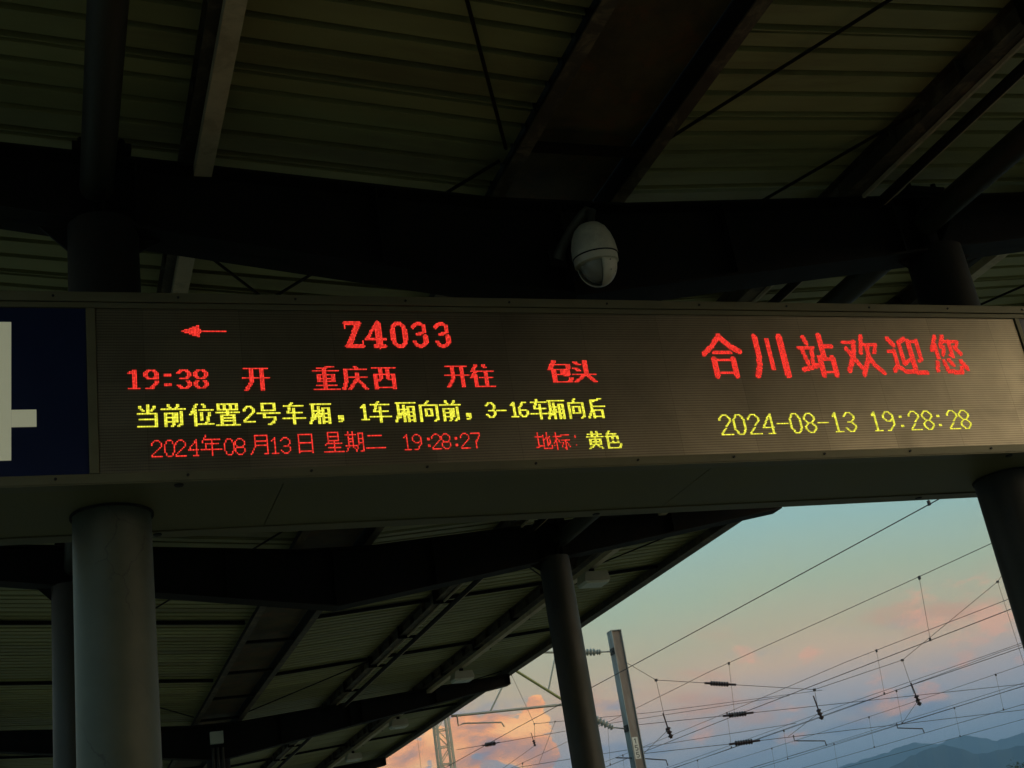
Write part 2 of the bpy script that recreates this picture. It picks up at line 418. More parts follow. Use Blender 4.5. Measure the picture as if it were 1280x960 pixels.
ridge('near_hills', [(34.2, 2.6), (35.14, 3.02), (36.53, 3.42), (37.05, 3.52), (37.63, 3.52), (38.12, 3.27), (38.76, 2.93), (39.62, 2.95), (40.57, 2.97), (42, 3.1)], 3300, 900, 5, 2.5)

# one leafy tree at the far edge of the yard
tr = empty('leafy_tree', (116.5, 137.5, GZ), 'dark green tree top just showing at the bottom right corner below the hills', 'tree')
mb = MB().tube([(116.5, 137.5, GZ), (116.6, 137.4, 0), (116.4, 137.6, 4)], [.35, .28, .12], 8)
for k in range(5):
    a = k * 1.3
    mb.tube([(116.5, 137.5, .5 + .5 * k), (116.5 + 2 * cos(a), 137.5 + 2 * sin(a), 3 + .4 * k)], [.14, .05], 6)
mb.build('trunk', M['bark'], tr)
mb = MB(); rnd = random.Random(4)
clumps = [(rnd.gauss(0, 1.9), rnd.gauss(0, 1.9), rnd.gauss(0, 1.2)) for _ in range(34)]
for k in range(5200):
    c = rnd.choice(clumps)
    p = Vector((116.5 + c[0] + rnd.gauss(0, .5), 137.5 + c[1] + rnd.gauss(0, .5), 4.6 + c[2] + rnd.gauss(0, .42)))
    a = Vector((rnd.uniform(-1, 1), rnd.uniform(-1, 1), rnd.uniform(-1, 1))).normalized(); b_ = a.orthogonal().normalized()
    mb.poly([p, p + a * .16 + b_ * .07, p + a * .32, p + a * .16 - b_ * .07], [(0, 1, 2, 3)])
tag(mb.build('crown', M['leaf'], tr), kind='stuff')

# ================================================================ platform canopy
cn = empty('platform_canopy', (XC, 6.5, PZ), 'dark steel butterfly canopy with corrugated roof sheets over the platform', 'canopy')
FR = [-16.1, -4.8, 6.5, 14.0, 25.4, 36.7, 48.0]
def gz(d): return 4.10 + .075 * max(0, abs(d) - .46)       # girder top above the camera
SLOPE = .075
# girders: tapered plate girders bent at the gutter
def girder(y):
    mb = MB(); wt = .014; fw = .125; ft = .018
    top = [(-6.03, gz(6.03)), (-.46, 4.10), (.46, 4.10), (6.03, gz(6.03))]
    bot = [(-6.03, 4.30), (0, 3.41), (6.03, 4.30)]
    web = [(XC + x, z) for x, z in bot] + [(XC + x, z) for x, z in reversed(top)]
    mb.extr(web, 'y', y - wt / 2, y + wt / 2)
    for a, b_ in zip(top, top[1:]):
        mb.extr([(XC + a[0], a[1] - ft), (XC + b_[0], b_[1] - ft), (XC + b_[0], b_[1]), (XC + a[0], a[1])], 'y', y - fw, y + fw)
    for a, b_ in zip(bot, bot[1:]):
        mb.extr([(XC + a[0], a[1]), (XC + b_[0], b_[1]), (XC + b_[0], b_[1] + ft), (XC + a[0], a[1] + ft)], 'y', y - fw, y + fw)
    for d in (-6.03, -4.4, -2.83, -2.6, -1.2, 0, 1.2, 2.6, 2.83, 4.4, 6.03):
        zb = 3.41 + (4.30 - 3.41) * abs(d) / 6.03; x = XC + d
        mb.box(x - .006, x + .006, y - fw + .01, y + fw - .01, zb + ft, gz(d) - ft)
    return mb.build('girder', M['steel'], cn)
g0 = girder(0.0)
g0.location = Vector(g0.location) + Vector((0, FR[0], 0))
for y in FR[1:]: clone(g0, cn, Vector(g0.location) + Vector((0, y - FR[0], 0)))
# round columns under the girders (two to a frame; one middle post from the third frame on)
def column(x, y, r, m__, ztop):
    mb = MB()
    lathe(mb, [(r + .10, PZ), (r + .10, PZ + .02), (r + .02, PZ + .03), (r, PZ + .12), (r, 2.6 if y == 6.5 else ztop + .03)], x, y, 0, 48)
    mb.build('column', m__, cn, smooth=True)
    if y == 6.5:            # the heads above the board use a near-black material
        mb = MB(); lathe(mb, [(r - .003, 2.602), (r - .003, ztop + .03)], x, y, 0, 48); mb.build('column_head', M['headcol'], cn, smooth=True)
def gb(d): return 3.41 + (4.30 - 3.41) * abs(d) / 6.03
column(.335, 6.5, .195, M['conc'], gb(2.78))
column(6.045, 6.5, .20, M['darkcol'], gb(2.88))
column(.28, 14.0, .20, M['darkcol'], gb(2.84))
column(5.86, 14.0, .19, M['darkcol'], gb(2.74))
for y in (-4.8, -16.1):
    column(.31, y, .20, M['conc'], gb(2.8)); column(5.94, y, .20, M['darkcol'], gb(2.8))
for y in FR[4:]:
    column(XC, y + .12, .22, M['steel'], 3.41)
# head gussets and splice plates at the columns
for x, y in ((.335, 6.5), (6.02, 6.5), (.28, 14.0), (5.86, 14.0)):
    d = abs(x - XC)
    for s in (-1, 1):
        MB().extr([(y + s * .13, gb(d) + .03), (y + s * .30, 3.97), (y + s * .13, 4.12)], 'x', x - .008, x + .008).build('gusset_plate', M['steel'], cn)
        MB().extr([(x + s * .19, gb(d) - .12), (x + s * .34, gb(d) + (.03 if (s > 0) == (x > XC) else -.03)), (x + s * .19, gb(d) + .02)], 'y', y - .008, y + .008).build('gusset_plate', M['steel'], cn)
    MB().box(x - .16, x + .16, y - .16, y + .16, gz(d) + .002, gz(d) + .05).build('cap_plate', M['steel'], cn)
    for sx in (-.11, .11):
        for sy in (-.11, .11):
            mb = MB(); lathe(mb, [(.02, 0), (.02, .05)], x + sx, y + sy, gz(d) + .05, 6); mb.build('anchor_bolt', M['steel'], cn)
# round longitudinal tubes between column heads
for x in (.30, 5.93):
    for y0, y1 in zip(FR[:4], FR[1:4]):
        MB().tube([(x, y0 + .14, 4.03), (x, y1 - .14, 4.03)], .092, 20).build('eaves_tube', M['darkcol'], cn, smooth=True)
# purlins: channels on the girders with stiffeners and clips
def zc(d): return gz(d) + .004
def purlin(d, s, y0, y1):
    x = XC + s * d; z = zc(d); mb = MB()
    h = .17; f = .07
    mb.box(x - .005, x + .005, y0, y1, z, z + h)
    mb.box(x + .005, x + f, y0, y1, z, z + .007)
    mb.box(x + .005, x + f, y0, y1, z + h - .007, z + h)
    mb.box(x - f, x - .005, y0, y1, z + h - .009, z + h - .002)
    mb.box(x - f, x - .005, y0, y1, z + .002, z + .009)
    y = y0 + .5
    while y < y1:
        mb.box(x - f + .006, x - .005, y - .004, y + .004, z + .009, z + h - .009); y += .72
    return mb.build('purlin', M['purlin'], cn)
for y0, y1 in zip(FR, FR[1:]):
    for d in (2.27, 4.2):
        for s in (-1, 1): purlin(d, s, y0 + .004, y1 - .004)
for y in FR:
    for s in (-1, 1):
        for d in (2.27, 4.2):
            x = XC + s * d
            for sy in (-1, 1):
                MB().box(x + .006, x + .014, y + sy * .02, y + sy * .11, gz(d) + .012, gz(d) + .15).build('cleat', M['purlin'], cn)
# brackets and conduit on the purlins; cream lamp trunking
for s, d in ((1, 2.27), (1, 4.2), (-1, 2.27), (-1, 4.2)):
    x = XC + s * d; z = zc(d)
    cream = (s, d) != (1, 2.27)
    k = 0; y = -14.9
    while y < 47:
        if all(abs(y - f_) > .3 for f_ in FR):
            mb = MB().box(x - .09, x + .24, y - .02, y + .02, z - .045, z - .004)
            mb.box(x - .10, x - .075, y - .02, y + .02, z - .045, z + .15)
            mb.build('bracket', M['steel'], cn)
        y += 2.15
    for y0, y1 in zip(FR, FR[1:]):
        if cream:
            MB().box(x - .015, x + .085, y0 + .16, y1 - .16, z - .115, z - .048).build('lamp_trunking', M['cream'], cn)
        else:
            MB().tube([(x + .16, y0 + .14, z - .08), (x + .16, y1 - .14, z - .08)], .034, 8).build('conduit', M['steel'], cn)
            MB().box(x + .20, x + .222, y0 + .16, y1 - .16, z - .085, z - .047).build('cable_strip', M['cream'], cn)
            MB().box(x + .045, x + .065, y0 + .16, y1 - .16, z - .035, z - .008).build('cable_strip', M['cream'], cn)
# middle gutter: two channel beams, cross bars, bottom plates
for y0, y1 in zip(FR, FR[1:]):
    for s in (-1, 1):
        xo = XC + s * .46; xi = XC + s * .37; mb = MB()
        a, b_ = sorted((xo, xi))
        mb.box(a, b_, y0, y1, 4.104, 4.116)
        xw = XC + s * .375
        mb.box(xw - .006, xw + .006, y0, y1, 4.116, 4.33, mi=1)  # darker web colour stands in for the shadow bands along the gutter
        mb.box(a, b_, y0, y1, 4.33, 4.342)
        mb.build('gutter_beam', [M['purlin'], M['steel']], cn)
ys = []
y = 14.39 - 2.13 * 14
while y < 47: ys.append(y); y += 2.13
for y0, y1 in zip(ys, ys[1:]):
    MB().box(XC - .369, XC + .369, y0 - .03, y0 + .03, 4.118, 4.160).build('gutter_bar', M['steel'], cn)
    MB().box(XC - .366, XC + .366, y0 + .001, y1 - .001, 4.268, 4.274).build('gutter_plate', M['rust'], cn)
# roof sheets: trapezoidal corrugation running down to the gutter
D0, D1 = .40, 6.16
def sheet_mesh(s):
    mb = MB(); W = .84; nr = 4; prof = []
    p_ = W / nr
    for k in range(nr):
        a = k * p_
        prof += [(a + .0, 0), (a + .148, 0), (a + .152, .070), (a + .196, .070), (a + .200, 0)]
    prof = [(0, .085), (.030, .085), (.034, .0)] + [(q if q > .035 else .036, z) for q, z in prof] + [(W, .0), (W + .002, .085)]
    V = []; F = []
    def zr(d): return 4.275 + SLOPE * (d - .46)
    for yv, zv in prof:
        for d in (D0, (D0 + D1) / 2, D1): V.append((s * d, yv, zr(d) + zv))
    n = len(prof)
    for i in range(n - 1):
        for j in range(2): F.append((i * 3 + j, i * 3 + j + 1, (i + 1) * 3 + j + 1, (i + 1) * 3 + j))
    mb.poly(V, F)
    o = mb.build('roof_sheet', M['sheet'], cn)
    o.modifiers.new('thickness', 'SOLIDIFY').thickness = .0015
    return o
rnd = random.Random(11)
for s in (-1, 1):
    o = sheet_mesh(s); base = Vector(o.location) + Vector((XC, 0, 0)); k = 0; first = True
    y = -17.0
    while y < 48.5:
        q = o if first else clone(o, cn); first = False
        q.location = base + Vector((0, y, rnd.uniform(0, .004))); q.rotation_euler = (rnd.uniform(-.002, .002), 0, rnd.uniform(-.0006, .0006))
        y += .84
# transverse struts just under the sheets
for y in (-13, -9, -1.6, 2.3, 10.2, 17.85, 21.8, 29.4, 33.2, 40.5, 44.3):
    for s in (-1, 1):
        a = (XC + s * .46, y, 4.243); b_ = (XC + s * 6.1, y, 4.243 + SLOPE * 5.64)
        MB().beam(a, b_, .05, .05).build('roof_strut', M['steel'], cn)
# fascia along both edges
for s in (-1, 1):
    for y0, y1 in zip(FR, FR[1:]):
        x = XC + s * 6.12; z = 4.275 + SLOPE * 5.7
        mb = MB()
        a, b_ = sorted((x, x + s * .05))
        mb.box(a, b_, y0 + .003, y1 - .003, z - .17, z + .12)
        a, b_ = sorted((x - s * .12, x)); mb.box(a, b_, y0 + .003, y1 - .003, z - .17, z - .155)
        mb.build('fascia', M['purlin'], cn)
# tie rods crossing under the roof sheets
def rod(p, q, r=.011):
    MB().tube([p, q], r, 6).build('tie_rod', M['steel'], cn)
def rz(x): return 4.225 + SLOPE * (abs(x - XC) - .46)
def rodl(x0, y0, x1, y1, xa, xb, r=.011):
    f = lambda x: y0 + (y1 - y0) * (x - x0) / (x1 - x0)
    rod((xa, f(xa), rz(xa)), (xb, f(xb), rz(xb)), r)
rodl(1.99, 4.69, 2.43, 5.57, .87, 2.66)
rodl(4.48, 4.40, 3.73, 5.73, 3.58, 5.38)
rodl(.95, 7.5, 1.38, 8.02, .87, 2.66)
rodl(1.97, 7.44, 1.70, 7.94, 2.66, .87)
rodl(8.37, 8.64, 8.65, 8.20, 7.34, 9.1)
rodl(3.86, 24.78, 4.98, 22.64, 3.58, 5.38)
rodl(1.98, 24.06, 2.53, 24.89, .87, 2.66)
rodl(1.61, 16.32, 1.4, 16.95, 2.66, .87)
rodl(3.73, 8.6, 4.48, 7.2, 3.58, 5.38)
rodl(5.5, 15.0, 7.2, 17.6, 5.42, 7.3)
rodl(7.4, 17.8, 8.9, 15.2, 7.34, 9.1)
rodl(7.4, 27.4, 8.9, 25.8, 7.34, 9.1)
# small rainwater pipes down the middle post of the third frame
for k, x in enumerate((2.98, 3.07, 3.16)):
    MB().tube([(x, 25.10, 3.62), (x, 25.10, PZ)], .028, 8).build('drain_pipe', M['darkcol'], cn, smooth=True)

jb = MB().box(2.93, 3.17, 24.95, 25.06, 3.68, 3.90).build('junction_box', M['cream'])
jb.data.materials[0] = M['diff']
tag(jb, 'small pale junction box fixed high on the middle post below the gutter', 'junction box')

# ================================================================ platform lamps
def lamp(x, y, z, label):
    e = empty('platform_lamp', (x, y, z), label, 'lamp', 'lamps hung under the canopy trunking')
    mb = MB()
    o = [(-.20, .02), (.20, .02), (.17, .15), (-.17, .15)]
    mb.extr([(x + a, z + b_) for a, b_ in o], 'y', y - .16, y + .16)
    mb.build('lamp_body', M['lamp'], e, bevel=.006)
    MB().extr([(x - .17, z - .02), (x + .17, z - .02), (x + .19, z + .018), (x - .19, z + .018)], 'y', y - .15, y + .15).build('diffuser', M['diff'], e, bevel=.004)
    MB().box(x - .03, x + .03, y - .03, y + .03, z + .15, z + .26).build('stem', M['steel'], e)
for y, z, l in ((16.25, 4.05, 'grey box lamp just right of the second round column, nearest of the row'),
                (22.9, 4.05, 'grey box lamp under the canopy edge, second nearest of the row'),
                (27.9, 4.05, 'grey box lamp beyond the third girder, third of the row'),
                (32.7, 4.05, 'small grey box lamp near the canopy tip, farthest of the row')):
    lamp(XC + 4.2 + .03, y, z, l)
lamp(XC - 4.2, 26.1, 4.02, 'pale box lamp at the left edge of the picture behind the far column')

# ================================================================ departure board
sg = empty('departure_board', (3.1, 6.5, 2.15), 'long dark LED departure board with red and yellow characters hung between two round columns', 'sign')
SX0, SX1 = -.85, 7.05; SY0, SY1 = 6.0, 6.905; SZ0, SZ1 = 2.152, 3.182
mb = MB()
mb.box(SX0, SX1, SY0 + .03, SY1 - .006, SZ0 + .02, SZ1 - .01)
mb.build('housing', M['house'], sg)
LX0, LX1, LZ0, LZ1 = .262, 6.075, 2.203, 3.092
# face frame rails
MB().box(SX0, SX1, SY0, SY0 + .03, SZ0, LZ0 - .002).build('bottom_rail', M['house'], sg, bevel=.003)
MB().box(SX0, SX1, SY0 - .004, SY0 + .03, 3.128, SZ1).build('top_rail', M['house'], sg, bevel=.003)
MB().box(SX0, SX1, SY0 + .002, SY0 + .03, 3.094, 3.124).build('top_rail', M['house'], sg, bevel=.002)
for x0, x1 in ((.214, .258), (6.079, 6.112), (SX0, SX0 + .04), (SX1 - .04, SX1)):
    MB().box(x0, x1, SY0 + .001, SY0 + .03, LZ0, 3.092).build('mullion', M['house'], sg, bevel=.002)
# screen face
scr_ = MB().box(LX0, LX1, SY0 + .012, SY0 + .028, LZ0, LZ1).build('led_screen', M['led'], sg)
# platform number panels
MB().box(SX0 + .042, .212, SY0 + .010, SY0 + .028, LZ0, LZ1).build('number_panel', M['blue'], sg)
MB().box(6.114, SX1 - .042, SY0 + .010, SY0 + .028, LZ0, LZ1).build('number_panel', M['blue'], sg)
mb = MB()
y0, y1 = SY0 + .004, SY0 + .0095
mb.box(-.262, -.135, y0, y1, 2.283, 3.010)
mb.box(-.62, -.2625, y0, y1, 2.452, 2.540)
mb.box(-.1345, -.022, y0, y1, 2.452, 2.540)
mb.extr([(-.62, 2.5405), (-.50, 2.5405), (-.2625, 2.86), (-.2625, 3.010)], 'y', y0, y1)
mb.build('platform_numeral', M['white'], sg)
for k in range(13):      # frame screws
    for zz in (2.178, 3.155):
        x = -.55 + .61 * k
        MB().tube([(x, SY0 - .008, zz), (x, SY0 + .004, zz)], .007, 8).build('screw', M['bolt'], sg)
# soffit
MB().box(SX0, SX1, SY0 + .002, SY0 + .085, SZ0 - .006, SZ0 - .001).build('soffit_strip', M['house'], sg)
MB().box(SX0, SX1, SY1 - .11, SY1, SZ0 - .006, SZ0 + .06).build('soffit_strip', M['house'], sg)
for x0, x1 in ((SX0, 1.15), (1.155, 3.618), (3.622, SX1)):
    MB().box(x0, x1, SY0 + .091, SY1 - .116, SZ0 + .001, SZ0 + .01).build('soffit_panel', M['soffit'], sg)
for x, y in ((.63, 6.05), (5.72, 6.05), (.585, 6.84), (5.60, 6.85), (3.2, 6.86), (-.3, 6.05)):
    mb = MB(); lathe(mb, [(.021, -.012), (.024, -.006), (.024, -.0055)], x, y, SZ0, 14); mb.build('bolt', M['bolt'], sg)
for x in (.335, 6.045):      # dark ring standing in for the soft shadow where column meets soffit
    mb = MB(); n = 40; r0, r1 = .2, .208
    V = [(x + r * cos(2 * pi * k / n), 6.5 + r * sin(2 * pi * k / n), z) for z in (SZ0 - .012, SZ0 - .001) for r in (r0, r1) for k in range(n)]
    F = []
    for k in range(n):
        k2 = (k + 1) % n
        F += [(k, k2, n + k2, n + k), (n + k, n + k2, 3 * n + k2, 3 * n + k), (2 * n + k, 2 * n + k2, k2, k)]
    mb.poly(V, F).build('shadow_ring', M['gap'], sg)
# rear face
MB().box(SX0, SX1, SY1 - .005, SY1 + .004, SZ0 + .06, SZ1 - .02).build('back_panel', M['gap'], sg)

G={
'当':"7,0 7,6;2,1 4,4;12,1 10,4;1,6 13,6 13,15;2,10 13,10;1,15 13,15",
'前':"4,0 5,2;11,0 10,2;0,3 15,3;2,6 7,6 7,14 6,15;2,6 2,15;2,9 7,9;2,12 7,12;10,6 10,12;13,5 13,14 11,15",
'位':"4,0 0,7;3,4 3,15;9,0 10,2;6,4 15,4;7,6 8,11;13,6 11,13;5,14 15,14",
'置':"1,0 14,0 14,4 1,4 1,0;5,0 5,4;10,0 10,4;7,4 7,8;0,6 15,6;3,8 12,8 12,15;3,8 3,15;3,10 12,10;3,12 12,12;0,15 15,15",
'号':"3,0 12,0 12,5 3,5 3,0;0,7 15,7;5,7 4,10 12,10 11,14 8,15",
'车':"1,2 14,2;6,0 3,7 13,7;8,4 8,15;0,11 15,11",
'厢':"1,1 15,1;2,1 2,9 0,15;3,6 8,6;6,3 6,15;6,7 3,12;7,8 8,10;10,4 14,4 14,15;10,4 10,15;10,8 14,8;10,11 14,11;10,14 14,14",
'向':"7,0 5,3;1,3 14,3 14,14 12,15;1,3 1,15;5,6 10,6 10,11 5,11 5,6",
'后':"13,0 3,2;3,1 3,9 0,15;3,6 15,6;5,9 13,9 13,15;5,9 5,15;5,14 13,14",
'，':"2,10 4,10;2,11 4,11;2,12 4,12;4,13 2,14",
'：':"2,4 3,4;2,5 3,5;2,11 3,11;2,12 3,12",
'开':"1,1 14,1;0,7 15,7;5,1 5,9 1,15;11,1 11,15",
'重':"12,0 3,1;0,3 15,3;7,1 7,15;3,5 12,5 12,10 3,10 3,5;3,8 12,8;2,12 13,12;0,15 15,15",
'庆':"8,0 9,1;2,2 15,2;2,2 2,9 0,15;4,7 15,7;9,4 9,8 4,15;9,8 15,15",
'西':"1,1 15,1;6,1 6,7 4,10;10,1 10,8 12,9;2,5 14,5 14,15;2,5 2,15;2,14 14,14",
'往':"4,0 1,4;4,4 0,9;3,7 3,15;9,0 10,2;6,4 15,4;7,9 14,9;10,4 10,15;5,15 15,15",
'包':"4,0 0,6;3,3 14,3 13,10 11,11;3,6 9,6 9,10 3,10;3,6 3,15 14,15 15,12",
'头':"2,1 5,3;1,5 4,7;9,0 9,9 1,15;0,10 15,10;10,11 15,15",
'年':"4,0 1,5;3,3 14,3;4,6 13,6;4,6 4,11;0,11 15,11;8,3 8,15",
'月':"3,1 13,1 13,15 10,15;3,1 3,10 0,15;3,5 13,5;3,9 13,9",
'日':"2,1 13,1 13,15;2,1 2,15;2,8 13,8;2,14 13,14",
'星':"3,0 12,0 12,6 3,6 3,0;3,3 12,3;4,7 1,10;4,9 14,9;8,7 8,15;3,12 13,12;0,15 15,15",
'期':"0,2 8,2;2,0 2,11;6,0 6,11;2,5 6,5;2,8 6,8;0,11 8,11;2,12 0,15;6,12 8,14;10,1 14,1 14,15 12,15;10,1 10,10 8,15;10,5 14,5;10,9 14,9",
'二':"2,3 13,3;0,13 15,13",
'地':"0,4 6,4;3,0 3,12;0,13 6,11;7,6 14,4 14,9 12,10;8,2 8,14 15,14 15,11;11,0 11,11",
'标':"0,4 7,4;3,0 3,15;3,5 0,11;4,6 6,9;8,2 15,2;7,7 15,7;11,7 11,15 10,14;9,9 7,13;13,9 15,13",
'黄':"1,2 14,2;5,0 5,5;10,0 10,5;0,5 15,5;7,5 7,12;3,7 12,7 12,12 3,12 3,7;3,9 12,9;5,13 1,15;10,13 14,15",
'色':"5,0 1,5;4,2 11,2 8,5;3,5 13,5 13,10 3,10;8,5 8,10;3,5 3,15 14,15 15,12",
}
# digits on 7x13 (0..6, 0..12)
D={
'0':"2,0 4,0 6,3 6,9 4,12 2,12 0,9 0,3 2,0",'1':"1,2 3,0 3,12;1,12 5,12",
'2':"0,3 0,2 2,0 4,0 6,2 6,4 0,11 0,12 6,12",'3':"0,2 2,0 4,0 6,2 6,4 4,6 2,6;4,6 6,8 6,10 4,12 2,12 0,10",
'4':"5,12 5,0 0,8 6,8;3,12 6,12",'6':"5,0 3,0 0,4 0,10 2,12 4,12 6,10 6,8 4,6 2,6 0,8",
'7':"0,0 6,0 6,2 3,7 3,12",'8':"2,0 4,0 6,2 6,4 4,6 2,6 0,4 0,2 2,0;2,6 0,8 0,10 2,12 4,12 6,10 6,8 4,6",
'9':"1,12 3,12 6,8 6,2 4,0 2,0 0,2 0,4 2,6 4,6 6,4",'-':"0,6 6,6",':':"2,3 3,3;2,4 3,4;2,9 3,9;2,10 3,10"}
# heavy glyphs, width then points; 32 grid
B={
'合':"3:16,1 9,9 1,15;4:16,2 23,9 30,13;1.7:9,14 23,14;4:8,19 8,31;4:24,19 24,31;1.7:8,19.5 24,19.5;1.7:8,29 24,29",
'川':"4:6,2 6,18 5,24 2,31;4:16,5 16,25;4.4:27,2 27,31",
'站':"3:7,2 9,7;2:1,10 14,10;3:4,13 6,22;3:12,12 10,24;3:1,27 14,24;4:21,1 21,17;2.4:21,9 30,9;4:17,18 17,31;4:28,18 28,31;2:17,19 28,19;1.8:17,29 28,29",
'欢':"1.8:1,6 11,6;3.4:11,6 8,16 1,28;3:3,11 13,26;3:19,1 15,14;1.8:18,8 30,8;2.6:30,8 27,14;3.4:22,9 21,18 13,31;3.4:21,17 25,24 31,30",
'迎':"3.5:3,3 7,8;2.5:1,13 6,13;3.2:6,13 6,24;3:6,24 2,28;2.8:6,25 12,29 31,30;3:18,3 12,6 12,22;2.5:12,23 18,20;2:21,5 29,5;3.4:21,5 21,27;3.4:29,5 29,19;2:29,20 26,21",
'您':"3:8,1 2,12;3:6,8 6,18;3:15,1 11,9;2:14,5 28,5;2.2:28,5 26,9;3:20,5 20,17;2:20,17 17,16;2.5:14,10 11,16;3:24,10 28,15;3:4,22 2,28;3:10,21 12,29 24,30 25,26;3:15,20 18,24;3.4:26,21 30,27",
}
# 14x20
S={
'Z':"1.8:1,1 12,1;3.4:11,1 2.5,19;1.8:1,19 13,19;1.4:1,1 1,5;1.4:13,15 13,19",
'4':"3.5:9,1 9,19;1.7:8,1 0.5,13;1.7:0,13.5 13.5,13.5;1.7:5.5,19 13,19",
'0':"3.3:3,5 2.6,10 3,15;3.3:11,5 11.4,10 11,15;1.8:3,3.5 5.5,1 8.5,1 11,3.5;1.8:3,16.5 5.5,19 8.5,19 11,16.5",
'3':"2.2:2,4 3,2 6,1 8.5,1.5;3.2:10,3.5 10,6.5;2:8.5,8.5 5,9.5;3.4:10.5,11.5 10.5,15.5;2:9,18 6,19 3.5,18.5 2,15.5",
}

def pl(s):
    o = []
    for q in s.split(';'):
        wd = None
        if ':' in q: wd, q = q.split(':'); wd = float(wd)
        o.append((wd, [tuple(float(v) for v in p.split(',')) for p in q.split()]))
    return o
def rast(s, gw, gh, wd_, h, bold=0):
    lit = set(); sx = (wd_ - 1) / gw; sy = (h - 1) / gh
    for wd, pts in pl(s):
        for (a, b_), (c, d) in zip(pts, pts[1:]):
            if wd is None:
                n = max(int(round(max(abs(c - a) * sx, abs(d - b_) * sy))), 1)
                for i in range(n + 1):
                    x = int(round((a + (c - a) * i / n) * sx)); y = int(round((b_ + (d - b_) * i / n) * sy))
                    lit.add((x, y))
                    for q in range(int(bold)): lit.add((x + 1 + q, y))
            else:
                L = (c - a) ** 2 + (d - b_) ** 2
                for X in range(-2, wd_ + 3):
                    for Y in range(-2, h + 3):
                        gx = X / sx; gy = Y / sy
                        t_ = max(0, min(1, ((gx - a) * (c - a) + (gy - b_) * (d - b_)) / L))
                        if ((gx - a - t_ * (c - a)) ** 2 + (gy - b_ - t_ * (d - b_)) ** 2) ** .5 <= wd / 2 + .28: lit.add((X, Y))
    return lit
def led(cells, col0, row0, m__, r=.0041):
    """one lit character: each lamp head is a small raised six-sided dome"""
    mb = MB(); yb = SY0 + .012
    for cx, cy in cells:
        gx = math.floor(LX0 / PITCH) + 1 + col0 + cx + .5; gzc = math.floor(3.09 / PITCH) - row0 - cy - .5
        x = gx * PITCH; z = gzc * PITCH
        V = [(x, yb - .0048, z)] + [(x + r * cos(pi / 3 * k), yb - .0022, z + r * sin(pi / 3 * k)) for k in range(6)]
        mb.poly(V, [(0, 1 + k, 1 + (k + 1) % 6) for k in range(6)])
    return mb.build('led_character', m__, sg)
R_, Y_ = M['red'], M['yellow']
arrow = {(x, y) for x in range(0, 30) for y in (4,)} | {(x, 4 + k) for x in range(12) for k in range(-3, 4) if abs(k) <= .2 + x * .42} | {(10, 0), (11, 0), (10, 8), (11, 8), (12, 3), (12, 5)}
led(arrow, 54, 11, R_)
for i, ch in enumerate('Z4033'): led(rast(S[ch], 14, 20, 15, 21), 165 + round(16.4 * i), 7, R_)
for c0, ch in ((17, '1'), (28, '9'), (39, ':'), (49, '3'), (60, '8')): led(rast(D[ch], 6, 12, 8, 14, 2), c0, 44, R_)
for c0, ch in ((92, '开'), (140, '重'), (160, '庆'), (181, '西')): led(rast(G[ch], 15, 15, 17, 18, 2), c0, 42, R_)
for c0, ch, r0 in ((235, '开', 41), (254, '往', 41), (315, '包', 38), (334, '头', 38)): led(rast(G[ch], 15, 15, 17, 18, 3 if r0 == 38 else 2), c0, r0, R_)
for ch, c0 in [('当', 22), ('前', 38), ('位', 56), ('置', 73), ('2', 91), ('号', 100), ('车', 117), ('厢', 135), ('，', 153), ('1', 170), ('车', 177), ('厢', 195), ('向', 212), ('前', 228), ('，', 245), ('3', 262), ('-', 270), ('1', 280), ('6', 287), ('车', 296), ('厢', 309), ('向', 325), ('后', 341)]:
    if ch in D: led(rast(D[ch], 6, 12, 7, 12, True), c0, 71, Y_, .0047)
    else: led(rast(G[ch], 15, 15, 14 if c0 > 290 else 15, 16, 1), c0, 69, Y_, .0047)
for ch, c0 in [('2', 31), ('0', 39), ('2', 46), ('4', 54), ('年', 62), ('0', 77), ('8', 84), ('月', 94), ('1', 107), ('3', 114), ('日', 124), ('星', 143), ('期', 158), ('二', 172), ('1', 198), ('9', 205), (':', 214), ('2', 219), ('8', 226), (':', 234), ('2', 240), ('7', 248)]:
    if ch in D: led(rast(D[ch], 6, 12, 7, 12), c0, 94, R_)
    else: led(rast(G[ch], 15, 15, 14, 15), c0, 91, R_)
for ch, c0, m__ in [('地', 296, R_), ('标', 310, R_), ('：', 325, R_), ('黄', 336, Y_), ('色', 350, Y_)]:
    led(rast(G[ch], 15, 15, 13, 14, m__ is Y_), c0, 95, m__)
for i, ch in enumerate('合川站欢迎您'): led(rast(B[ch], 32, 32, 36, 38), 447 + round(43.3 * i), 15, R_)
for i, ch in enumerate('2024-08-13 19:28:28'):
    if ch != ' ': led(rast(D[ch], 6, 12, 10, 17, True), 448 + round(12.45 * i), 84, Y_)

# ================================================================ surveillance camera
sv = empty('dome_camera', (3.22, 6.2, 3.9), 'cream dome surveillance camera hung from a bracket on the dark girder', 'camera')
ax = Matrix.Rotation(radians(-4), 3, 'Y') @ Matrix.Rotation(radians(6), 3, 'X')
cx, cy, cz = 3.185, 6.17, 3.57
mb = MB()
mb.tube([(3.03, 6.37, 3.66), (3.05, 6.33, 3.72), (3.11, 6.27, 3.82), (3.17, 6.21, 3.885), (3.195, 6.18, 3.90), (3.21, 6.17, 3.885), (3.205, 6.17, 3.76)], [.04, .032, .028, .030, .034, .04, .045], 16)
mb.build('bracket_arm', M['armp'], sv, smooth=True)
MB().box(2.97, 3.08, 6.355, 6.374, 3.60, 3.76).build('wall_plate', M['headcol'], sv, bevel=.006)
mb = MB(); lathe(mb, [(.045, .215), (.07, .205), (.10, .175), (.122, .13), (.137, .07), (.143, .01), (.143, .0)], cx, cy, cz, 40, axis=ax); mb.build('sun_cap', M['plastic'], sv, smooth=True)
